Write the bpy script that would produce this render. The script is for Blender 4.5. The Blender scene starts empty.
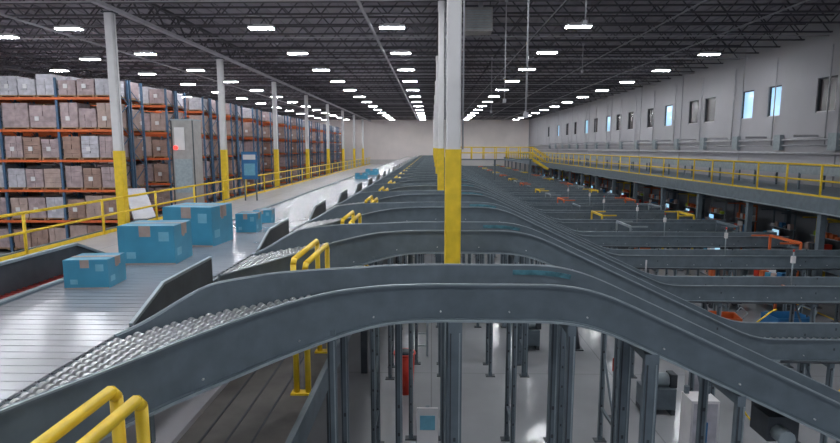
import bpy, math, random
from mathutils import Vector, Matrix
random.seed(7)
ZC=5.0
# ------------------------------------------------------------------ materials
def mat(name,col,rough=.5,metal=0.,nscale=6.,namt=.15,bump=0.,emit=None,estr=0.,coord='Object'):
    m=bpy.data.materials.new(name); m.use_nodes=True
    nt=m.node_tree; b=nt.nodes['Principled BSDF']
    b.inputs['Roughness'].default_value=rough; b.inputs['Metallic'].default_value=metal
    tc=nt.nodes.new('ShaderNodeTexCoord'); n=nt.nodes.new('ShaderNodeTexNoise')
    n.inputs['Scale'].default_value=nscale; n.inputs['Detail'].default_value=4
    nt.links.new(tc.outputs[coord],n.inputs['Vector'])
    r=nt.nodes.new('ShaderNodeValToRGB')
    r.color_ramp.elements[0].position=.3; r.color_ramp.elements[1].position=.7
    r.color_ramp.elements[0].color=tuple(c*(1-namt) for c in col)+(1,)
    r.color_ramp.elements[1].color=tuple(min(1,c*(1+namt)) for c in col)+(1,)
    nt.links.new(n.outputs['Fac'],r.inputs['Fac']); nt.links.new(r.outputs['Color'],b.inputs['Base Color'])
    if bump:
        bm=nt.nodes.new('ShaderNodeBump'); bm.inputs['Strength'].default_value=bump
        nt.links.new(n.outputs['Fac'],bm.inputs['Height']); nt.links.new(bm.outputs['Normal'],b.inputs['Normal'])
    if emit:
        b.inputs['Emission Color'].default_value=emit+(1,); b.inputs['Emission Strength'].default_value=estr
    return m
M={}
M['steel']=mat('painted_steel',(.14,.175,.205),.45,.1,5,.13)
M['steel_l']=mat('painted_steel_edge',(.32,.37,.40),.42,.3,8,.12)
M['dark']=mat('dark_steel',(.06,.068,.08),.55,.2,5,.2)
M['bed']=mat('bed_pan',(.055,.06,.065),.6,.3,9,.2)
M['wheel']=mat('zinc_wheel',(.68,.68,.70),.3,.75,20,.1)
M['alu']=mat('aluminium_slat',(.46,.46,.50),.24,.45,1.2,.14)
M['alud']=mat('slat_gap',(.22,.22,.24),.4,.4,3,.14)
M['yellow']=mat('yellow_paint',(.82,.56,.03),.45,0,7,.1)
M['white']=mat('white_paint',(.68,.66,.67),.5,0,3,.06)
M['orange']=mat('orange_paint',(.62,.13,.035),.5,0,6,.12)
M['red']=mat('red_plastic',(.62,.04,.02),.4,0,6,.1)
M['redbelt']=mat('red_rollers',(.34,.04,.035),.5,0,14,.35)
M['blueup']=mat('rack_upright_paint',(.06,.12,.21),.5,0,6,.15)
M['card']=mat('cardboard',(.33,.215,.18),.8,0,3,.22)
M['card2']=mat('cardboard_pale',(.42,.31,.28),.8,0,3,.2)
M['card3']=mat('wrapped_cardboard',(.38,.29,.30),.45,0,4,.25)
M['wrap']=mat('shrink_wrap',(.48,.46,.51),.4,0,5,.2)
M['wood']=mat('pallet_wood',(.30,.19,.11),.85,0,8,.25)
M['bluebox']=mat('blue_print_carton',(.045,.25,.39),.5,0,3,.12)
M['tape']=mat('tan_carton',(.36,.28,.25),.7,0,8,.12)
M['ltblue']=mat('light_blue_print',(.16,.40,.53),.6,0,8,.1)
M['deck']=mat('deck_panel',(.42,.41,.44),.28,.1,1.2,.12)
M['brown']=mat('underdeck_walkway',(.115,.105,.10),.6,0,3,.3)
M['joist']=mat('joist_steel',(.085,.08,.092),.6,.1,2,.15)
M['roof']=mat('roof_deck_paint',(.30,.28,.315),.7,.0,.6,.15)
M['pipe']=mat('pipe_grey',(.46,.45,.48),.5,.1,3,.1)
M['lamp']=mat('lamp_lens',(.9,.9,.9),.5,0,3,.02,emit=(.93,.97,1.0),estr=122)
M['glass']=mat('daylight_glass',(.3,.5,.65),.1,0,2,.1,emit=(.35,.58,.75),estr=1.0)
M['glassd']=mat('dark_glass',(.07,.06,.065),.15,0,2,.1)
M['teal']=mat('teal_tape',(.07,.20,.25),.5,0,9,.5)
M['beige']=mat('heater_casing',(.36,.34,.33),.5,.1,5,.1)
M['green']=mat('hi_vis_plastic',(.45,.6,.05),.5,0,6,.1)
M['bluep']=mat('blue_plastic',(.03,.16,.36),.45,0,6,.1)
M['beacon']=mat('red_beacon',(.8,.02,.02),.4,0,6,.1,emit=(1,.04,.03),estr=3)
M['blulight']=mat('indicator_blue',(.1,.4,.9),.4,0,6,.1,emit=(.3,.6,.9),estr=1.2)

def floor_mat():
    m=bpy.data.materials.new('polished_concrete'); m.use_nodes=True; nt=m.node_tree; b=nt.nodes['Principled BSDF']
    tc=nt.nodes.new('ShaderNodeTexCoord'); n=nt.nodes.new('ShaderNodeTexNoise'); n.inputs['Scale'].default_value=.8; n.inputs['Detail'].default_value=8
    br=nt.nodes.new('ShaderNodeTexBrick'); br.inputs['Scale'].default_value=.25; br.offset=0
    br.inputs['Mortar Size'].default_value=.003; br.inputs['Brick Width'].default_value=1.0; br.inputs['Row Height'].default_value=1.0
    br.inputs['Color1'].default_value=(1,1,1,1); br.inputs['Color2'].default_value=(.96,.96,.96,1); br.inputs['Mortar'].default_value=(.7,.7,.7,1)
    r=nt.nodes.new('ShaderNodeValToRGB'); r.color_ramp.elements[0].color=(.28,.285,.30,1); r.color_ramp.elements[1].color=(.42,.425,.45,1)
    mx=nt.nodes.new('ShaderNodeMix'); mx.data_type='RGBA'; mx.blend_type='MULTIPLY'; mx.inputs[0].default_value=1
    nt.links.new(tc.outputs['Object'],n.inputs['Vector']); nt.links.new(tc.outputs['Object'],br.inputs['Vector'])
    nt.links.new(n.outputs['Fac'],r.inputs['Fac']); nt.links.new(r.outputs['Color'],mx.inputs[6]); nt.links.new(br.outputs['Color'],mx.inputs[7])
    nt.links.new(mx.outputs[2],b.inputs['Base Color'])
    b.inputs['Roughness'].default_value=.16
    return m
M['floor']=floor_mat()
def wall_mat(name,c1,c2,z):
    m=bpy.data.materials.new(name); m.use_nodes=True; nt=m.node_tree; b=nt.nodes['Principled BSDF']
    tc=nt.nodes.new('ShaderNodeTexCoord'); sp=nt.nodes.new('ShaderNodeSeparateXYZ'); nt.links.new(tc.outputs['Object'],sp.inputs[0])
    mr=nt.nodes.new('ShaderNodeMapRange'); mr.inputs[1].default_value=z-.05; mr.inputs[2].default_value=z+.05
    nt.links.new(sp.outputs['Z'],mr.inputs[0])
    n=nt.nodes.new('ShaderNodeTexNoise'); n.inputs['Scale'].default_value=.5; n.inputs['Detail'].default_value=6
    nt.links.new(tc.outputs['Object'],n.inputs['Vector'])
    m1=nt.nodes.new('ShaderNodeMix'); m1.data_type='RGBA'; m1.inputs[6].default_value=c1+(1,); m1.inputs[7].default_value=c2+(1,)
    nt.links.new(mr.outputs[0],m1.inputs[0])
    mr2=nt.nodes.new('ShaderNodeMapRange'); mr2.inputs[3].default_value=.85; mr2.inputs[4].default_value=1.1
    nt.links.new(n.outputs['Fac'],mr2.inputs[0])
    m2=nt.nodes.new('ShaderNodeMix'); m2.data_type='RGBA'; m2.blend_type='MULTIPLY'; m2.inputs[0].default_value=1
    nt.links.new(m1.outputs[2],m2.inputs[6]); nt.links.new(mr2.outputs[0],m2.inputs[7])
    nt.links.new(m2.outputs[2],b.inputs['Base Color']); b.inputs['Roughness'].default_value=.75
    return m
M['wallR']=wall_mat('precast_wall_paint',(.28,.30,.34),(.45,.44,.47),3.2)
M['wallF']=wall_mat('far_wall_paint',(.65,.62,.61),(.95,.86,.83),3.0)

# ------------------------------------------------------------------ mesh builder
class MB:
    def __init__(s): s.v=[];s.f=[];s.m=[];s.s=[];s.names=[]
    def mi(s,k):
        if k not in s.names: s.names.append(k)
        return s.names.index(k)
    def add(s,vs,fs,k,smooth=False):
        o=len(s.v); s.v+= [tuple(p) for p in vs]; i=s.mi(k)
        for f in fs: s.f.append(tuple(a+o for a in f)); s.m.append(i); s.s.append(smooth)
    def box(s,x0,x1,y0,y1,z0,z1,k):
        s.add([(x0,y0,z0),(x1,y0,z0),(x1,y1,z0),(x0,y1,z0),(x0,y0,z1),(x1,y0,z1),(x1,y1,z1),(x0,y1,z1)],
              [(0,3,2,1),(4,5,6,7),(0,1,5,4),(1,2,6,5),(2,3,7,6),(3,0,4,7)],k)
    def _fr(s,p,q):
        p=Vector(p);q=Vector(q);d=(q-p).normalized()
        up=Vector((0,0,1)) if abs(d.z)<.95 else Vector((0,1,0))
        a=d.cross(up).normalized(); b=a.cross(d).normalized(); return p,q,a,b
    def bar(s,p,q,w,h,k):
        p,q,a,b=s._fr(p,q); a=a*w/2;b=b*h/2
        s.add([p-a-b,p+a-b,p+a+b,p-a+b,q-a-b,q+a-b,q+a+b,q-a+b],
              [(0,1,2,3),(7,6,5,4),(0,4,5,1),(1,5,6,2),(2,6,7,3),(3,7,4,0)],k)
    def cyl(s,p,q,r,k,n=8,r2=None):
        r2=r if r2 is None else r2
        p,q,a,b=s._fr(p,q); vs=[];fs=[]
        for c,rr in ((p,r),(q,r2)):
            for i in range(n):
                t=2*math.pi*i/n; vs.append(c+a*math.cos(t)*rr+b*math.sin(t)*rr)
        for i in range(n): fs.append((i,i+n,(i+1)%n+n,(i+1)%n))
        s.add(vs,fs,k,True)
        o=len(s.v)-2*n; i=s.mi(k)
        s.f.append(tuple(o+j for j in range(n))); s.m.append(i); s.s.append(False)
        s.f.append(tuple(o+n+j for j in reversed(range(n)))); s.m.append(i); s.s.append(False)
    def sweep(s,rings,k):
        n=len(rings[0]); vs=[p for r in rings for p in r]; fs=[]
        for j in range(len(rings)-1):
            for i in range(n):
                a=j*n+i;b=j*n+(i+1)%n; fs.append((a,b,b+n,a+n))
        fs.append(tuple(reversed(range(n)))); fs.append(tuple(range(len(vs)-n,len(vs))))
        s.add(vs,fs,k)
    def path(s,pts,r,k,n=8):
        for a,b in zip(pts[:-1],pts[1:]): s.cyl(a,b,r,k,n)
    def mesh(s,name):
        me=bpy.data.meshes.new(name); me.from_pydata(s.v,[],s.f)
        for k in s.names: me.materials.append(M[k])
        me.polygons.foreach_set('material_index',s.m); me.polygons.foreach_set('use_smooth',s.s)
        me.update(); return me
    def obj(s,name,loc=(0,0,0)):
        return place(s.mesh(name),name,loc)
def place(me,name,loc=(0,0,0),rz=0):
    o=bpy.data.objects.new(name,me); bpy.context.scene.collection.objects.link(o)
    o.location=loc; o.rotation_euler=(0,0,rz); return o

# ------------------------------------------------------------------ room shell
XL,XR,YB,YF,ZR=-46,16.5,-8,97,10.6
b=MB(); b.box(XL,XR,YB,YF,-.2,0,'floor'); b.obj('floor')
b=MB(); b.box(XL,XR,YB,YF,ZR,ZR+.15,'roof')
x=XL+.2
while x<XR: b.box(x,x+.09,YB,YF,ZR-.05,ZR,'roof'); x+=.6
b.obj('ceiling')
b=MB(); b.box(XL,XR+.3,YF,YF+.3,0,ZR,'wallF'); b.obj('wall_back')
b=MB(); b.box(XL-.3,XL,YB,YF+.3,0,ZR,'wallR'); b.obj('wall_left')
wins=[(23.7,24.9,'glassd'),(27.4,28.4,'glass'),(29.7,30.8,'glass'),(33.6,34.9,'glassd'),(35.7,37,'glassd'),(39.5,40.8,'glass'),
      (42.7,44,'glassd'),(47,48.3,'glassd'),(50,51.3,'glassd'),(53,54.3,'glass'),(57,58.3,'glassd'),(60.5,61.8,'glass'),(65,66.3,'glassd'),(69,70.3,'glassd'),(74,75.3,'glass'),(80,81.3,'glassd')]
WZ0,WZ1=6.5,7.95
b=MB()
b.box(XR,XR+.3,YB,YF,0,WZ0,'wallR'); b.box(XR,XR+.3,YB,YF,WZ1,ZR,'wallR')
y=YB
for (a,c,g) in wins: b.box(XR,XR+.3,y,a,WZ0,WZ1,'wallR'); y=c
b.box(XR,XR+.3,y,YF,WZ0,WZ1,'wallR')
y=1.5
while y<YF: b.box(XR-.05,XR,y,y+.12,0,ZR,'wallR'); y+=7.3
b.obj('wall_right')
for i,(a,c,g) in enumerate(wins):
    b=MB(); b.box(XR+.12,XR+.14,a,c,WZ0,WZ1,g)
    t=.05
    b.box(XR+.05,XR+.2,a,a+t,WZ0,WZ1,'dark'); b.box(XR+.05,XR+.2,c-t,c,WZ0,WZ1,'dark')
    b.box(XR+.05,XR+.2,a,c,WZ0,WZ0+t,'white'); b.box(XR+.05,XR+.2,a,c,WZ1-t,WZ1,'dark')
    b.obj('window_%d'%(i+1))
# wall conduit & junction boxes
b=MB()
for z,r in ((5.35,.05),(5.1,.035),(4.75,.06)): b.cyl((XR-.12,8,z),(XR-.12,YF-1,z),r,'pipe',6)
y=12
while y<80:
    b.box(XR-.25,XR-.06,y,y+.5,4.9,5.6,'steel_l'); b.cyl((XR-.1,y+.9,5.1),(XR-.1,y+.9,9.2),.03,'pipe',6)
    b.bar((XR-.06,y+1.4,5.5),(XR-1.1,y+1.4,5.5),.06,.1,'pipe'); y+=3.7
b.obj('wall_conduit_run')

# roof structure ---------------------------------------------------
b=MB(); zt,zb=10.42,9.75
y=YB+.8
while y<YF:
    b.bar((XL,y,zt),(XR,y,zt),.09,.06,'joist'); b.bar((XL,y,zb),(XR,y,zb),.09,.06,'joist')
    x=XL; up=True
    while x<XR-.6:
        b.bar((x,y,zb if up else zt),(x+.6,y,zt if up else zb),.035,.035,'joist'); x+=.6; up=not up
    y+=1.75
b.obj('roof_joists')
b=MB()
for X,k in ((-10.45,'pipe'),(.28,'joist'),(-24,'joist')):
    b.bar((X,YB,9.5),(X,YF,9.5),.16,.12,k); b.bar((X,YB,10.3),(X,YF,10.3),.16,.1,'joist')
    y=YB;up=True
    while y<YF-1: b.bar((X,y,9.5 if up else 10.3),(X,y+.9,10.3 if up else 9.5),.05,.05,'joist'); y+=.9; up=not up
b.obj('roof_girders')
b=MB()
for X,z,r in ((-2.3,9.5,.06),(4.2,9.6,.025),(8.5,9.55,.025),(-15,9.6,.04),(11.8,9.6,.03)):
    b.cyl((X,YB,z),(X,YF-.1,z),r,'pipe',6)
for y in range(6,90,6):
    b.cyl((-20,y+.4,9.62),(XR-.06,y+.4,9.62),.025,'pipe',5)
b.obj('sprinkler_pipes')
# drops
for X,Y,z0 in ((2.0,12.2,5.75),(4.3,26,7.4),(3.2,31,7.0),(2.4,19,6.6),(4.0,15.3,8.3),(7.0,27,8.6)):
    b=MB(); b.cyl((X,Y,z0),(X,Y,9.7),.018,'pipe',6); b.box(X-.05,X+.05,Y-.05,Y+.05,z0-.12,z0,'pipe')
    b.cyl((X,Y,9.7),(X,Y,9.7+.1),.06,'pipe',6); b.obj('conduit_drop')

# lamps ---------------------------------------------------------------
b=MB()
b.box(-.47,.47,-.17,.17,.02,.10,'white'); b.box(-.45,.45,-.15,.15,0,.02,'lamp')
b.box(-.3,.3,-.07,.07,.10,.16,'white')
b.cyl((-.4,0,.1),(-.4,0,.4),.008,'dark',4); b.cyl((.4,0,.1),(.4,0,.4),.008,'dark',4)
lm=b.mesh('high_bay_light')
for X,ph in ((-27,.5),(-21.7,0),(-17.3,1.5),(-13.7,0),(-6.4,0),(-1.5,0),(5.4,0),(13.3,.7)):
    y=21.6+ph-5.7*4
    while y<YF-2:
        if not (X>13 and 15<y<24): place(lm,'high_bay_light',(X,y,9.42))
        y+=5.7

# unit heater
b=MB(); b.box(-.45,.45,-.35,.35,0,.75,'beige')
for i in range(8): b.bar((-.4,-.37,.08+.08*i),(.4,-.37,.08+.08*i),.05,.02,'steel_l')
for sx in (-.4,.4): b.cyl((sx,0,.75),(sx,0,1.1),.015,'dark',5)
b.cyl((.1,.1,.75),(.1,.1,1.1),.08,'pipe',8); b.obj('unit_heater',(1.5,19.2,8.75))

# columns ---------------------------------------------------------------
def column(w,ztop,zy,zy0):
    b=MB(); h=w/2; c=h*.8
    def tube(h,c,z0,z1,k):
        pts=[(-c,-h),(c,-h),(h,-c),(h,c),(c,h),(-c,h),(-h,c),(-h,-c)]
        b.sweep([[(x,y,z0) for x,y in pts],[(x,y,z1) for x,y in pts]],k)
    tube(h,c,0,zy,'steel_l'); tube(h,c,zy,ztop,'white'); tube(h+.012,c+.012,zy0,zy,'yellow')
    b.box(-h-.1,h+.1,-h-.1,h+.1,0,.03,'dark'); b.box(-h-.05,h+.05,-h-.05,h+.05,ztop-.04,ztop,'dark')
    b.box(-h-.02,h+.02,-.01,.01,ztop-.35,ztop-.04,'white'); b.cyl((h+.03,-h*.5,zy),(h+.03,-h*.5,ztop),.012,'pipe',5)
    return b.mesh('steel_column')
mc=column(.19,9.44,4.98,3.0)
for i in range(9): place(mc,'steel_column',(.28,7.5+10.2*i,0))
ml=column(.27,9.44,4.9,.02)
for i in range(8): place(ml,'steel_column',(-10.66,19.0+9.7*i,0))
b=MB(); b.box(-.13,.13,-.13,-.10,0,9.7,'dark');b.box(-.13,.13,.10,.13,0,9.7,'dark');b.box(-.015,.015,-.1,.1,0,9.7,'dark');b.box(-.2,.2,-.2,.2,0,.03,'dark')
b.cyl((.09,-.16,0),(.09,-.16,9.7),.03,'pipe',6)
b.obj('wide_flange_post',(10.9,14.0,0))

# ------------------------------------------------------------------ spur conveyors
ctrl=[(-3.2,-3.35),(-2.82,-2.6),(-2.47,-1.88),(-2.1,-1.2),(-1.62,-.65),(-1.05,-.28),(-.5,-.08),(0,0),(.6,0),(1.2,0)]
def cr(p0,p1,p2,p3,t):
    return tuple(.5*((2*p1[i])+(-p0[i]+p2[i])*t+(2*p0[i]-5*p1[i]+4*p2[i]-p3[i])*t*t+(-p0[i]+3*p1[i]-3*p2[i]+p3[i])*t**3) for i in (0,1))
cl=[]
for i in range(1,len(ctrl)-2):
    for j in range(8): cl.append(cr(ctrl[i-1],ctrl[i],ctrl[i+1],ctrl[i+2],j/8))
x=.6
while x<11.9: cl.append((x,0.)); x+=.12
def ss(a,c,x):
    t=max(0,min(1,(x-a)/(c-a))); return t*t*(3-2*t)
zz=3.5;xx=-3.3
tab={}
while xx<12.3:
    tab[round(xx,2)]=zz
    sl=.03*(1 if xx<-.5 and xx>-2.5 else 0)-.47*ss(.9,1.95,xx)*(1-ss(4.6,5.4,xx))
    zz+=sl*.01; xx+=.01
def zbed(x): return tab[round(max(-3.29,min(12.2,x)),2)]
def offs(d):
    out=[]
    for i,(x,y) in enumerate(cl):
        a=cl[max(0,i-1)];c=cl[min(len(cl)-1,i+1)]
        t=Vector((c[0]-a[0],c[1]-a[1])).normalized(); n=Vector((t.y,-t.x))
        out.append((x+n.x*d,y+n.y*d,n,x))
    return out
HW=.31; XS=-2.495
b=MB()
def rail(side):
    rings=[]; top=[]
    for (x,y,n,xc) in offs(HW*side):
        if x<XS: continue
        z=zbed(x)
        if side>0:
            zt_=z+.05+.14*ss(-2.2,-.7,x); zb_=z-.17-.22*(1-ss(-1.9,-.2,x))
        else:
            zt_=z+.03+.24*ss(-2.5,-1.9,x)-.04*ss(-1.6,-.6,x); zb_=z-.16
        w=.045*side
        def P(o,zq): return (x+n.x*o,y+n.y*o,zq)
        rings.append([P(0,zt_),P(w,zt_),P(w,zt_-.025),P(w*.25,zt_-.025),P(w*.25,zb_+.03),P(w,zb_+.03),P(w,zb_),P(0,zb_)])
        top.append((P(w*.9,zt_),P(w*1.15,zb_+.012),x,zt_,P(0,zt_)))
    b.sweep(rings,'steel')
    for i in range(len(top)-1):
        b.bar(top[i][0],top[i+1][0],.018,.014,'steel_l'); b.bar(top[i][1],top[i+1][1],.016,.02,'steel_l')
    if side>0:
        last=-9
        for t in top:
            if t[2]-last>.62:
                last=t[2]; q=t[1]; b.cyl((q[0],q[1]+.02,q[2]+.09),(q[0],q[1]-.0,q[2]+.09),.008,'wheel',6)
    else:
        for i in range(len(top)-1):
            if .75<top[i][2]<1.4:
                a=Vector(top[i][4]);c=Vector(top[i+1][4]); o=Vector((0,-.004,-.07))
                b.bar(a+o,c+o,.004,.05,'teal')
rail(1); rail(-1)
# pan
A=offs(HW);B=offs(-HW)
rings=[]
for p,q in zip(A,B):
    if p[0]<XS-.1: continue
    z=zbed(p[3]); rings.append([(p[0],p[1],z-.10),(q[0],q[1],z-.10),(q[0],q[1],z-.13),(p[0],p[1],z-.13)])
b.sweep(rings,'bed')
# skate wheels + rollers
L=0;nxt=0;row=0
for i in range(1,len(cl)):
    x0,y0=cl[i-1];x1,y1=cl[i]; d=math.hypot(x1-x0,y1-y0)
    while nxt<=L+d:
        t=(nxt-L)/d; x=x0+(x1-x0)*t;y=y0+(y1-y0)*t; tx,ty=(x1-x0)/d,(y1-y0)/d; n=Vector((ty,-tx))
        z=zbed(x)
        if x<.2:
            o=-.27+(.0 if row%2 else .035)
            while o<.28:
                px,py=x+n.x*o,y+n.y*o
                if px>XS+.02: b.cyl((px-n.x*.02,py-n.y*.02,z-.012),(px+n.x*.02,py+n.y*.02,z-.012),.033,'wheel',9)
                o+=.07
            if x-n.x*.3>XS: b.cyl((x-n.x*.3,y-n.y*.3,z-.02),(x+n.x*.3,y+n.y*.3,z-.02),.006,'wheel',5)
            nxt+=.072
        else:
            b.cyl((x-n.x*.3,y-n.y*.3,z-.025),(x+n.x*.3,y+n.y*.3,z-.025),.027,'wheel',7); nxt+=.1
        row+=1
    L+=d
# guard plate along the sorter edge
for (ya,yb,za,zb2) in ((-.98,-.4,3.54,3.75),(-.4,.72,3.75,3.77)):
    b.add([(XS,ya,3.35),(XS,yb,3.35),(XS,yb,zb2),(XS,ya,za),(XS+.03,ya,3.35),(XS+.03,yb,3.35),(XS+.03,yb,zb2),(XS+.03,ya,za)],
          [(0,1,2,3),(7,6,5,4),(0,3,7,4),(3,2,6,7),(2,1,5,6),(0,4,5,1)],'dark')
b.bar((XS+.015,-.4,3.76),(XS+.015,.72,3.78),.03,.03,'steel_l'); b.bar((XS+.015,-.98,3.55),(XS+.015,-.4,3.76),.03,.03,'steel_l')
# supports
for sx in (-.9,-.35,.22,1.3,2.05,2.9,4.4,6.2,8.2,10.2,11.7):
    yo=-.2 if sx<-.5 else 0
    zt_=zbed(sx)-.17
    w=.13 if sx in (.22,2.05) else .075
    for sy in (-.34,.34):
        if sx==-.35 and sy<0: continue
        b.bar((sx,sy+yo,0),(sx,sy+yo,zt_),w,.06,'steel'); b.box(sx-.1,sx+.1,sy+yo-.07,sy+yo+.07,0,.015,'dark')
        b.bar((sx+w*.32,sy+yo-.036,.1),(sx+w*.32,sy+yo-.036,zt_-.1),.012,.01,'steel_l')
        b.bar((sx-w*.32,sy+yo-.036,.1),(sx-w*.32,sy+yo-.036,zt_-.1),.012,.01,'dark')
        for q in range(7): b.box(sx-.012,sx+.012,sy+yo-.034,sy+yo-.03,.3+.32*q,.34+.32*q,'dark')
    if sx!=-.35:
        b.bar((sx,-.34+yo,zt_-.05),(sx,.34+yo,zt_-.05),.08,.08,'steel')
        b.bar((sx,-.34+yo,.6),(sx,.34+yo,.6),.04,.05,'steel'); b.bar((sx,-.34+yo,.65),(sx,.34+yo,1.6),.03,.03,'steel')
# drive box under decline and cable tray
b.box(3.3,3.6,-.15,.15,zbed(3.5)-.45,zbed(3.5)-.2,'dark'); b.cyl((3.4,-.3,zbed(3.5)-.35),(3.4,-.15,zbed(3.5)-.35),.08,'steel_l',10)
b.path([(5.4,-.38,1.72),(8,-.38,1.70),(11.8,-.38,1.72)],.02,'dark',6)
spur=b.mesh('spur_conveyor')
NA=26
for k in range(NA): place(spur,'spur_conveyor',(0,5.4+3.4*k,0))

# ------------------------------------------------------------------ sorter
b=MB()
y=-4.
while y<94:
    b.box(-4.13,-2.56,y,y+.120,3.47,3.5,'alu'); b.box(-2.56-.0,-2.535,y+.01,y+.09,3.46,3.495,'dark'); y+=.13
b.box(-4.13,-2.54,-4,94,3.44,3.485,'alud')
b.box(-4.17,-4.13,-4,94,3.15,3.52,'steel'); b.box(-2.54,-2.50,-4,94,3.1,3.49,'steel')
b.box(-4.2,-4.13,-4,94,3.52,3.535,'steel_l')
y=-3
while y<94:
    for X in (-4.1,-2.6): b.bar((X,y,2.303),(X,y,3.3),.09,.07,'steel')
    b.bar((-4.1,y,3.2),(-2.6,y,3.2),.08,.08,'steel'); y+=2.6
b.obj('sliding_shoe_sorter')
# red roller strip + tapered guard at the left
b=MB()
b.box(-4.5,-4.21,-2,6.9,3.30,3.42,'dark')
y=-2
while y<6.85: b.cyl((-4.48,y,3.45),(-4.22,y,3.45),.035,'redbelt',8); y+=.085
b.add([(-4.53,-2,3.2),(-4.53,7.6,3.2),(-4.53,7.6,3.5),(-4.53,6.9,3.78),(-4.53,-2,3.82),(-4.5,-2,3.2),(-4.5,7.6,3.2),(-4.5,7.6,3.5),(-4.5,6.9,3.78),(-4.5,-2,3.82)],
      [(0,1,2,3,4),(9,8,7,6,5),(4,3,8,9),(3,2,7,8),(2,1,6,7),(0,5,6,1)],'dark')
b.bar((-4.515,-2,3.83),(-4.515,6.9,3.79),.06,.03,'steel_l'); b.bar((-4.515,6.9,3.79),(-4.515,7.6,3.51),.06,.03,'steel_l')
for y in (0,3,6.5): b.bar((-4.5,y,2.303),(-4.5,y,3.3),.08,.06,'steel')
b.obj('infeed_side_guard')

# mezzanine deck (left)
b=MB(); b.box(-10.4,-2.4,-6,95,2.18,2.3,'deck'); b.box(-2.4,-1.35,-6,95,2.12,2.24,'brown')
for X in (-2.2,-1.95,-1.7): b.box(X,X+.02,-6,95,2.24,2.25,'dark')
b.box(-1.35,-1.29,-6,95,2.0,2.3,'steel'); b.box(-10.46,-10.4,-6,95,1.95,2.42,'steel')
for y in range(-4,95,4):
    b.bar((-10.4,y,2.05),(-1.3,y,2.05),.12,.22,'dark')
    for X in (-10.2,-6,-1.5): b.bar((X,y,0),(X,y,2.0),.14,.14,'dark')
for X in (-8.9,-7.4,-5.9): b.box(X,X+.02,-6,95,2.3,2.303,'steel_l')
b.obj('mezzanine_deck')
# long yellow railing
def railing(pts,zt_,zm,zb_,ys,X):
    b=MB(); y0,y1=pts
    b.cyl((X,y0,zt_),(X,y1,zt_),.04,'yellow',8); b.cyl((X,y0,zm),(X,y1,zm),.035,'yellow',8)
    for y in ys:
        b.cyl((X,y,zb_),(X,y,zt_),.04,'yellow',8); b.box(X-.07,X+.07,y-.07,y+.07,zb_,zb_+.015,'yellow')
    b.box(X-.01,X+.01,y0,y1,zb_,zb_+.1,'yellow')
    return b
b=railing((0,94),3.37,2.88,2.303,[.2+3.4*i for i in range(28)],-10.3); b.obj('yellow_guard_rail')
# short yellow rails in the bays
def bay(L,hz):
    b=MB(); r=.033
    for dx in (0,.13):
        z=hz if dx==0 else hz-.05
        b.path([(dx,0,-.04),(dx,0,z-.05),(dx,.05,z),(dx,L-.05,z),(dx,L,z-.05),(dx,L,-.04)],r,'yellow',10)
        b.cyl((dx,0,z-.5),(dx,L,z-.5),.028,'yellow',8)
    for y in (0,L): b.box(-.03,.16,y-.03,y+.03,.9,.95,'yellow'); b.box(-.06,.19,y-.06,y+.06,-.055,-.035,'yellow')
    return b.mesh('yellow_bay_rail')
place(bay(1.35,1.45),'yellow_bay_rail',(-1.66,1.42,2.3))
me=bay(1.3,1.48)
for k in range(NA-1): place(me,'yellow_bay_rail',(-1.52,6.0+3.4*k,2.3))

# ------------------------------------------------------------------ blue cartons on the sorter
def carton(w,d,h):
    b=MB(); b.box(-w/2,w/2,-d/2,d/2,0,h,'bluebox'); e=.003; y=-d/2
    b.box(-w/2,w/2,-.035,.035,h,h+e,'tape'); b.box(-w/2-e,-w/2,-.035,.035,h*.65,h,'tape'); b.box(w/2,w/2+e,-.035,.035,h*.65,h,'tape')
    b.box(-w/2+.02,w/2-.02,-d/2+.02,-d/2+.08,h,h+e,'ltblue')
    b.box(-w*.12,w*.08,y-e,y,h*.72,h,'tape'); b.box(w*.22,w*.40,y-e,y,h*.60,h*.84,'ltblue'); b.box(-w*.5,w*.5,y-e,y,0,h*.03,'tape')
    b.box(-w*.36,-w*.2,y-e,y,h*.15,h*.32,'ltblue')
    b.box(w/2,w/2+e,-d*.1,d*.2,h*.7,h,'tape'); b.box(w/2,w/2+e,-d*.4,-d*.15,h*.2,h*.4,'ltblue')
    return b
def blue(w,d,h,x,y,rz):
    me=carton(w,d,h).mesh('blue_carton'); return place(me,'blue_carton',(x,y,3.502),rz)
blue(.46,.42,.31,-3.72,6.0,.10)
blue(.72,.60,.50,-3.70,7.35,.06)
blue(.78,.72,.60,-3.70,8.75,-.08)
blue(.36,.4,.34,-3.3,9.95,.05); blue(.36,.35,.26,-3.4,11.2,.05)
blue(.6,.5,.3,-3.4,27,0.1); blue(.7,.5,.35,-3.3,31,0)

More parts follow.
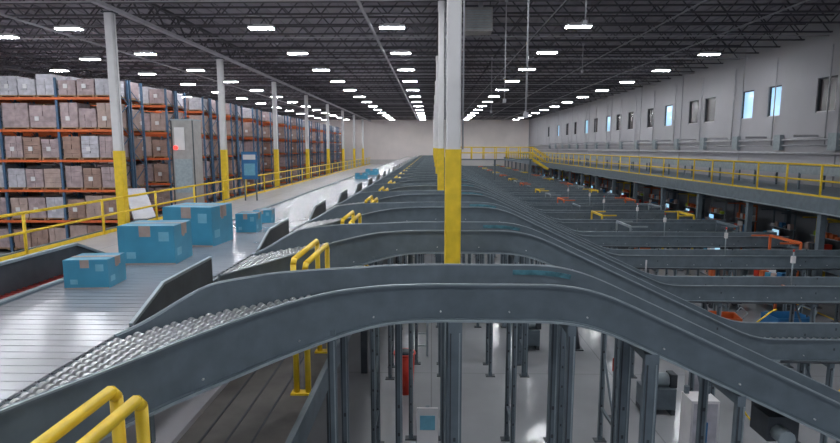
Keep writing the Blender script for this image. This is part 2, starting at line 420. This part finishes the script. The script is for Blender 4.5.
# ------------------------------------------------------------------ pallet racks
def rack(seed,nb):
    random.seed(seed); b=MB(); W=2.75; lv=[.15,1.6,3.05,4.45,5.85,7.32]; D=1.1
    for i in range(nb+1):
        X=-i*W
        for y in (0,D): b.box(X-.05,X+.05,y-.04,y+.04,0,8.2,'blueup')
        z=.3; up=True
        while z<7.8:
            b.bar((X,0 if up else D,z),(X,D if up else 0,z+.75),.03,.03,'blueup'); z+=.75; up=not up
    for z in lv[1:]:
        for y in (-.03,D+.03): b.box(-nb*W,0,y-.025,y+.025,z-.12,z,'orange')
        b.box(-nb*W,0,.0,D,z-.02,z-.005,'dark')
    for li,z in enumerate(lv):
        for i in range(nb):
            n=2 if random.random()<.2 else 3
            cw=(W-.16)/n
            for j in range(n):
                if random.random()<.03: continue
                x0=-(i+1)*W+.08+j*cw+.03; x1=x0+cw-.06; h=random.uniform(.85,1.12)
                if li==5: h=random.uniform(.6,1.0)
                k=random.choice(['card','card3','card','card2','card3','card3','wrap'] if li<5 else ['wrap','wrap','card3'])
                b.box(x0,x1,.0,D,z+.06,z+.10,'wood'); b.box(x0,x0+.1,.0,D,z,z+.06,'wood'); b.box(x1-.1,x1,.0,D,z,z+.06,'wood')
                nc=random.choice([2,3]) if k!='wrap' else 2; nr=random.choice([3,4,5])
                for r in range(nr):
                    for c in range(nc):
                        cx0=x0+(x1-x0)*c/nc; cx1=x0+(x1-x0)*(c+1)/nc; jt=random.uniform(0,.04)
                        b.box(cx0+.005,cx1-.005,.03+jt,D-.03,z+.1+h*r/nr+.003,z+.1+h*(r+1)/nr-.005,k)
                if random.random()<.5: b.box(x0+.25,x0+.45,.0,.02,z+.4,z+.6,'white')
    return b.mesh('pallet_rack')
r1=rack(3,11); r2=rack(11,11)
for i in range(14):
    place(r1 if i%2 else r2,'pallet_rack',(-14.6,26+5*i,0)); place(r2 if i%2 else r1,'pallet_rack',(-14.6,27.3+5*i,0))

# lift tower cabinet and blue sign board beyond railing
b=MB(); b.box(-.48,.48,-.45,.45,0,6.2,'beige'); b.box(-.5,.5,-.47,.47,6.2,6.26,'steel_l')
b.box(-.4,.4,-.48,-.45,3.0,4.5,'steel_l'); b.box(-.35,.1,-.49,-.45,4.9,5.9,'white'); b.box(-.5,-.46,-.49,-.45,0,6.2,'dark');b.box(.46,.5,-.49,-.45,0,6.2,'dark')
b.cyl((-.3,-.55,5.0),(-.3,-.45,5.0),.09,'beacon',12)
b.obj('lift_control_tower',(-11.1,25.4,0))
b=MB(); b.box(-.4,.4,-.03,.03,1.1,2.5,'bluep'); b.box(-.32,.32,-.035,-.03,2.1,2.35,'white'); b.box(-.28,.28,-.035,-.03,1.3,1.9,'ltblue')
for s in (-.3,.3): b.bar((s,0.06,0),(s,.06,2.5),.06,.06,'steel')
b.obj('safety_sign_board',(-9.3,28.5,2.304))
b=MB(); b.bar((-12.9,24,3.2),(-11.2,21.5,2.2),.8,.12,'pipe'); b.bar((-12.9,24,0),(-12.9,24,3.2),.1,.1,'steel'); b.bar((-11.3,21.6,0),(-11.3,21.6,2.2),.1,.1,'steel')
b.obj('gravity_chute')

# ------------------------------------------------------------------ right mezzanine
b=MB(); X0=12.0; Z=3.4; XE=XR-.06
b.box(X0,XE,9,94,Z-.08,Z,'steel'); b.box(X0-.05,X0,9,94,Z-.42,Z+.08,'steel'); b.box(X0-.08,X0,9,94,Z-.42,Z-.38,'steel_l')
for i in range(22):
    y=9.5+4*i
    b.bar((X0,y,Z-.2),(XE,y,Z-.2),.12,.22,'dark')
    for X in (X0+.1,XR-.4): b.box(X-.09,X+.09,y-.09,y+.09,0,Z-.1,'steel')
    b.box(X0-.06,X0+.26,y-.16,y+.16,0,.02,'dark')
b.obj('catwalk_platform')
b=MB(); X=X0+.04
b.cyl((X,9,Z+1.07),(X,94,Z+1.07),.033,'yellow',8); b.cyl((X,9,Z+.58),(X,94,Z+.58),.028,'yellow',8); b.box(X-.01,X+.01,9,94,Z+.08,Z+.14,'yellow')
y=9.1
while y<94: b.cyl((X,y,Z+.005),(X,y,Z+1.07),.034,'yellow',8); y+=1.7
b.obj('yellow_guard_rail')
b=MB()
b.box(14.2,14.25,9.5,93,4.0,4.3,'steel_l'); b.box(15.1,15.15,9.5,93,4.0,4.3,'steel'); b.box(14.25,15.1,9.5,93,4.12,4.16,'bed')
y=9.6
while y<92:
    b.cyl((14.25,y,4.2),(15.1,y,4.2),.03,'wheel',6); y+=.3
y=10
while y<93:
    for X in (14.2,15.15): b.bar((X,y,Z+.003),(X,y,4.05),.07,.05,'steel')
    y+=3
b.obj('mezzanine_conveyor')
# takeaway conveyor under the platform
b=MB()
b.box(12.5,12.55,8,92,1.1,1.4,'steel'); b.box(13.4,13.45,8,92,1.1,1.4,'steel'); b.box(12.55,13.4,8,92,1.25,1.3,'dark')
y=8.5
while y<92:
    for X in (12.52,13.42): b.bar((X,y,0),(X,y,1.15),.07,.05,'steel')
    y+=2.5
b.obj('takeaway_conveyor')
# packing stations
def station(sd):
    random.seed(sd); b=MB()
    fr=['steel','orange','steel_l','yellow'][sd%4]
    b.box(-.8,.8,-.35,.35,.86,.9,'steel_l')
    for x in (-.75,.75):
        for y in (-.3,.3): b.bar((x,y,0),(x,y,2.2 if y>0 else .86),.06,.06,fr)
    b.bar((-.75,.3,2.2),(.75,.3,2.2),.06,.08,fr); b.bar((-.75,.3,2.2),(-.75,-.3,2.2),.04,.05,fr); b.bar((.75,.3,2.2),(.75,-.3,2.2),.04,.05,fr)
    b.box(-.8,.8,.1,.32,1.45,1.48,'steel_l'); b.box(-.8,.8,.3,.32,.9,1.45,'dark'); b.box(-.7,.7,-.3,.3,.25,.28,'steel')
    for i in range(5):
        x=-.65+.3*i; k=random.choice(['bluep','dark','red','card2','white','steel_l','bluebox','orange'])
        b.box(x,x+.22,-.2,.12,.9,.9+random.uniform(.15,.4),k)
        k=random.choice(['bluep','green','card2','white','orange','dark','orange'])
        b.box(x,x+.2,.12,.3,1.48,1.48+random.uniform(.1,.3),k)
        k=random.choice(['bluep','card2','orange','dark','wrap']); b.box(x,x+.24,-.25,.2,.28,.28+random.uniform(.2,.45),k)
    b.box(-.3,.25,-.02,.02,1.1,1.42,'dark'); b.box(-.26,.21,-.025,-.02,1.14,1.38,random.choice(['blulight','glass','white']))
    return b.mesh('packing_station')
st=[station(i) for i in range(4)]
for i in range(26): place(st[i%4],'packing_station',(15.4,13.5+2.9*i,0),-math.pi/2)
for i in range(24): place(st[(i*3+1)%4],'packing_station',(10.6,17.3+3.4*i,0),-math.pi/2)
for i in range(20): place(st[(i+2)%4],'packing_station',(7.4,20.7+3.4*i,0),math.pi/2)
# totes
def cart(k):
    b=MB()
    b.box(-.45,.45,-.3,.3,.22,.27,'dark')
    for s in (-1,1):
        b.box(-.45,.45,s*.3-.015,s*.3+.015,.27,.85,k); b.box(s*.45-.015,s*.45+.015,-.3,.3,.27,.85,k)
        for t in (-1,1): b.cyl((s*.38,t*.25-.02,.09),(s*.38,t*.25+.02,.09),.09,'dark',10); b.bar((s*.38,t*.25,.1),(s*.38,t*.25,.24),.04,.04,'steel_l')
    b.path([(.45,-.26,.8),(.58,-.26,1.0),(.58,.26,1.0),(.45,.26,.8)],.015,'steel_l',6)
    return b.mesh('tote_cart')
co,cb=cart('orange'),cart('bluep')
random.seed(2)
for (X,Y,c) in ((5.9,20.7,co),(8.8,27.4,co),(9.2,17.4,cb),(8.9,24.0,co),(6.0,30.9,cb),(9,34.3,co),(8.9,13.8,cb),(9.2,37.7,cb),(5.2,24.1,cb),(6.0,41,co),(9.0,44.5,co),(7.2,13.8,co)):
    place(c,'tote_cart',(X,Y,0),random.uniform(-.3,.3))
# trash bin
b=MB(); n=16
b.cyl((0,0,0),(0,0,.82),.17,'red',n,.21); b.cyl((0,0,.82),(0,0,.86),.23,'red',n); b.cyl((0,0,.86),(0,0,.9),.2,'dark',n,.1)
b.obj('red_trash_bin',(-.55,11.0,0))
# fire extinguisher on stand
b=MB(); b.cyl((0,0,.12),(0,0,.55),.085,'red',12); b.cyl((0,0,.55),(0,0,.62),.085,'red',12,.03); b.cyl((0,0,.62),(0,0,.7),.025,'dark',8)
b.path([(0,0,.68),(.1,0,.66),(.13,0,.5),(.12,0,.25)],.012,'dark',6); b.bar((-.02,0,.7),(.12,0,.74),.02,.015,'dark')
b.bar((0,.11,0),(0,.11,1.2),.05,.03,'yellow'); b.box(-.12,.12,-.02,.14,0,.02,'dark'); b.box(-.1,.1,.09,.1,.9,1.15,'red')
b.obj('fire_extinguisher',(3.45,9.9,0))
# traffic cone
b=MB(); b.box(-.17,.17,-.17,.17,0,.03,'dark'); b.cyl((0,0,.03),(0,0,.65),.13,'dark',14,.03); b.cyl((0,0,.3),(0,0,.42),.085,'wrap',14,.065); b.obj('traffic_cone',(3.6,13.6,0))
# electrical cabinets beneath the spurs
def cabinet(w,h):
    b=MB(); b.box(-w/2,w/2,-.15,.15,.35,.35+h,'white'); b.box(-w/2+.03,w/2-.03,-.165,-.15,.38,.32+h,'wrap'); b.cyl((w/2-.08,-.18,.35+h*.5),(w/2-.08,-.16,.35+h*.5),.025,'dark',8)
    for s in (-1,1): b.bar((s*(w/2-.04),.1,0),(s*(w/2-.04),.1,.35+h+.1),.05,.05,'steel')
    b.box(-w*.25,w*.1,-.17,-.165,.35+h*.6,.35+h*.8,'bluep'); b.cyl((0,0,.35+h),(0,0,.35+h+.5),.02,'pipe',6)
    return b.mesh('electrical_cabinet')
c1=cabinet(.36,1.4); c2=cabinet(.3,.8)
place(c1,'electrical_cabinet',(3.55,7.1,0)); place(c2,'electrical_cabinet',(5.1,10.4,0)); place(c1,'electrical_cabinet',(5.3,13.7,0))
# notice board near the column
b=MB(); b.box(-.14,.14,-.015,.015,.3,1.6,'white'); b.box(-.14,.14,-.02,-.015,.9,1.0,'bluep'); b.box(-.1,.1,-.02,-.015,1.3,1.5,'ltblue'); b.bar((0,.05,0),(0,.05,1.6),.05,.05,'steel'); b.box(-.13,.13,-.1,.15,0,.02,'dark')
b.obj('notice_board',(-.05,7.0,0))
# ladder
b=MB()
for s in (0,.35): b.bar((s,0,0),(s,.5,2.1),.05,.03,'steel_l')
for i in range(7): b.bar((0,.07*i+.06,.28*i+.25),(.35,.07*i+.06,.28*i+.25),.05,.02,'steel_l')
b.obj('step_ladder',(-.45,13.0,0))
# air hoses
for ox,oy in ((3.9,7.0),(4.9,10.3)):
    b=MB(); pts=[(ox+.12*i,oy+.05*math.sin(i),1.9-.5*math.sin(i*.35)-.03*i) for i in range(14)]
    b.path(pts,.013,'yellow',6); b.obj('air_hose')
b=MB(); b.box(11.75,11.85,8,90,0.001,.004,'yellow'); b.obj('floor_marking')
# sensor posts with orange stops
b=MB(); b.cyl((0,0,0),(0,0,.85),.016,'steel_l',6); b.box(-.04,.04,-.03,.03,.6,.75,'white'); b.cyl((0,0,.85),(0,0,.9),.02,'red',8); b.bar((0,-.3,.02),(0,.3,.02),.05,.04,'orange'); ip=b.mesh('lane_sensor_post')
for k in range(1,9): place(ip,'lane_sensor_post',(7.9+.3*(k%2),5.4+3.4*k,1.9))
# floor drive units beneath the lanes
b=MB(); b.box(-.3,.3,-.2,.2,.1,.5,'steel'); b.cyl((-.25,0,.62),(.2,0,.62),.13,'steel_l',12); b.box(.22,.34,-.12,.12,.5,.75,'dark')
for s in (-.25,.25): b.box(s-.04,s+.04,-.22,.22,0,.1,'dark')
b.cyl((-.1,0,.75),(-.1,0,1.0),.03,'orange',8); du=b.mesh('floor_drive_unit')
for X,Y in ((2.4,13.7),(.6,17.1),(2.6,17.1),(4.3,10.3),(6.6,10.4)): place(du,'floor_drive_unit',(X,Y,0))

# crossover bridge in the distance
b=MB(); y=50.6
b.box(2.5,9,y,y+1.2,3.9,4.0,'steel')
for yy in (y,y+1.2):
    for z in (.55,1.05):
        b.path([(1.2,yy,3.2+z),(2.5,yy,4+z),(9,yy,4+z),(10.4,yy,3.1+z)],.05,'yellow',6)
    x=2.5
    while x<=9: b.cyl((x,yy,4),(x,yy,5.05),.045,'yellow',6); x+=1.08
    b.bar((1.2,yy,3.2),(2.5,yy,4),.05,.2,'yellow'); b.bar((9,yy,4),(10.4,yy,3.1),.05,.2,'yellow')
for x in (2.6,5.7,8.9): b.bar((x,y+.6,0),(x,y+.6,3.9),.15,.15,'steel')
for i in range(5): b.box(1.2+.26*i,1.46+.26*i,y,y+1.2,3.25+.16*i,3.29+.16*i,'steel_l'); b.box(9.05+.28*i,9.33+.28*i,y,y+1.2,3.82-.18*i,3.86-.18*i,'steel_l')
b.obj('crossover_bridge')

# ------------------------------------------------------------------ world, camera
w=bpy.data.worlds.new('world'); bpy.context.scene.world=w; w.use_nodes=True
bg=w.node_tree.nodes['Background']; bg.inputs[0].default_value=(.62,.70,.80,1); bg.inputs[1].default_value=.55
cam=bpy.data.cameras.new('camera'); co_=bpy.data.objects.new('camera',cam); bpy.context.scene.collection.objects.link(co_)
cam.sensor_width=36; cam.lens=24; cam.clip_end=400; cam.clip_start=.05
co_.location=(0,0,ZC); co_.rotation_euler=(math.radians(90-7.5),0,math.radians(1.22))
bpy.context.scene.camera=co_
bpy.context.scene.view_settings.view_transform='Standard'
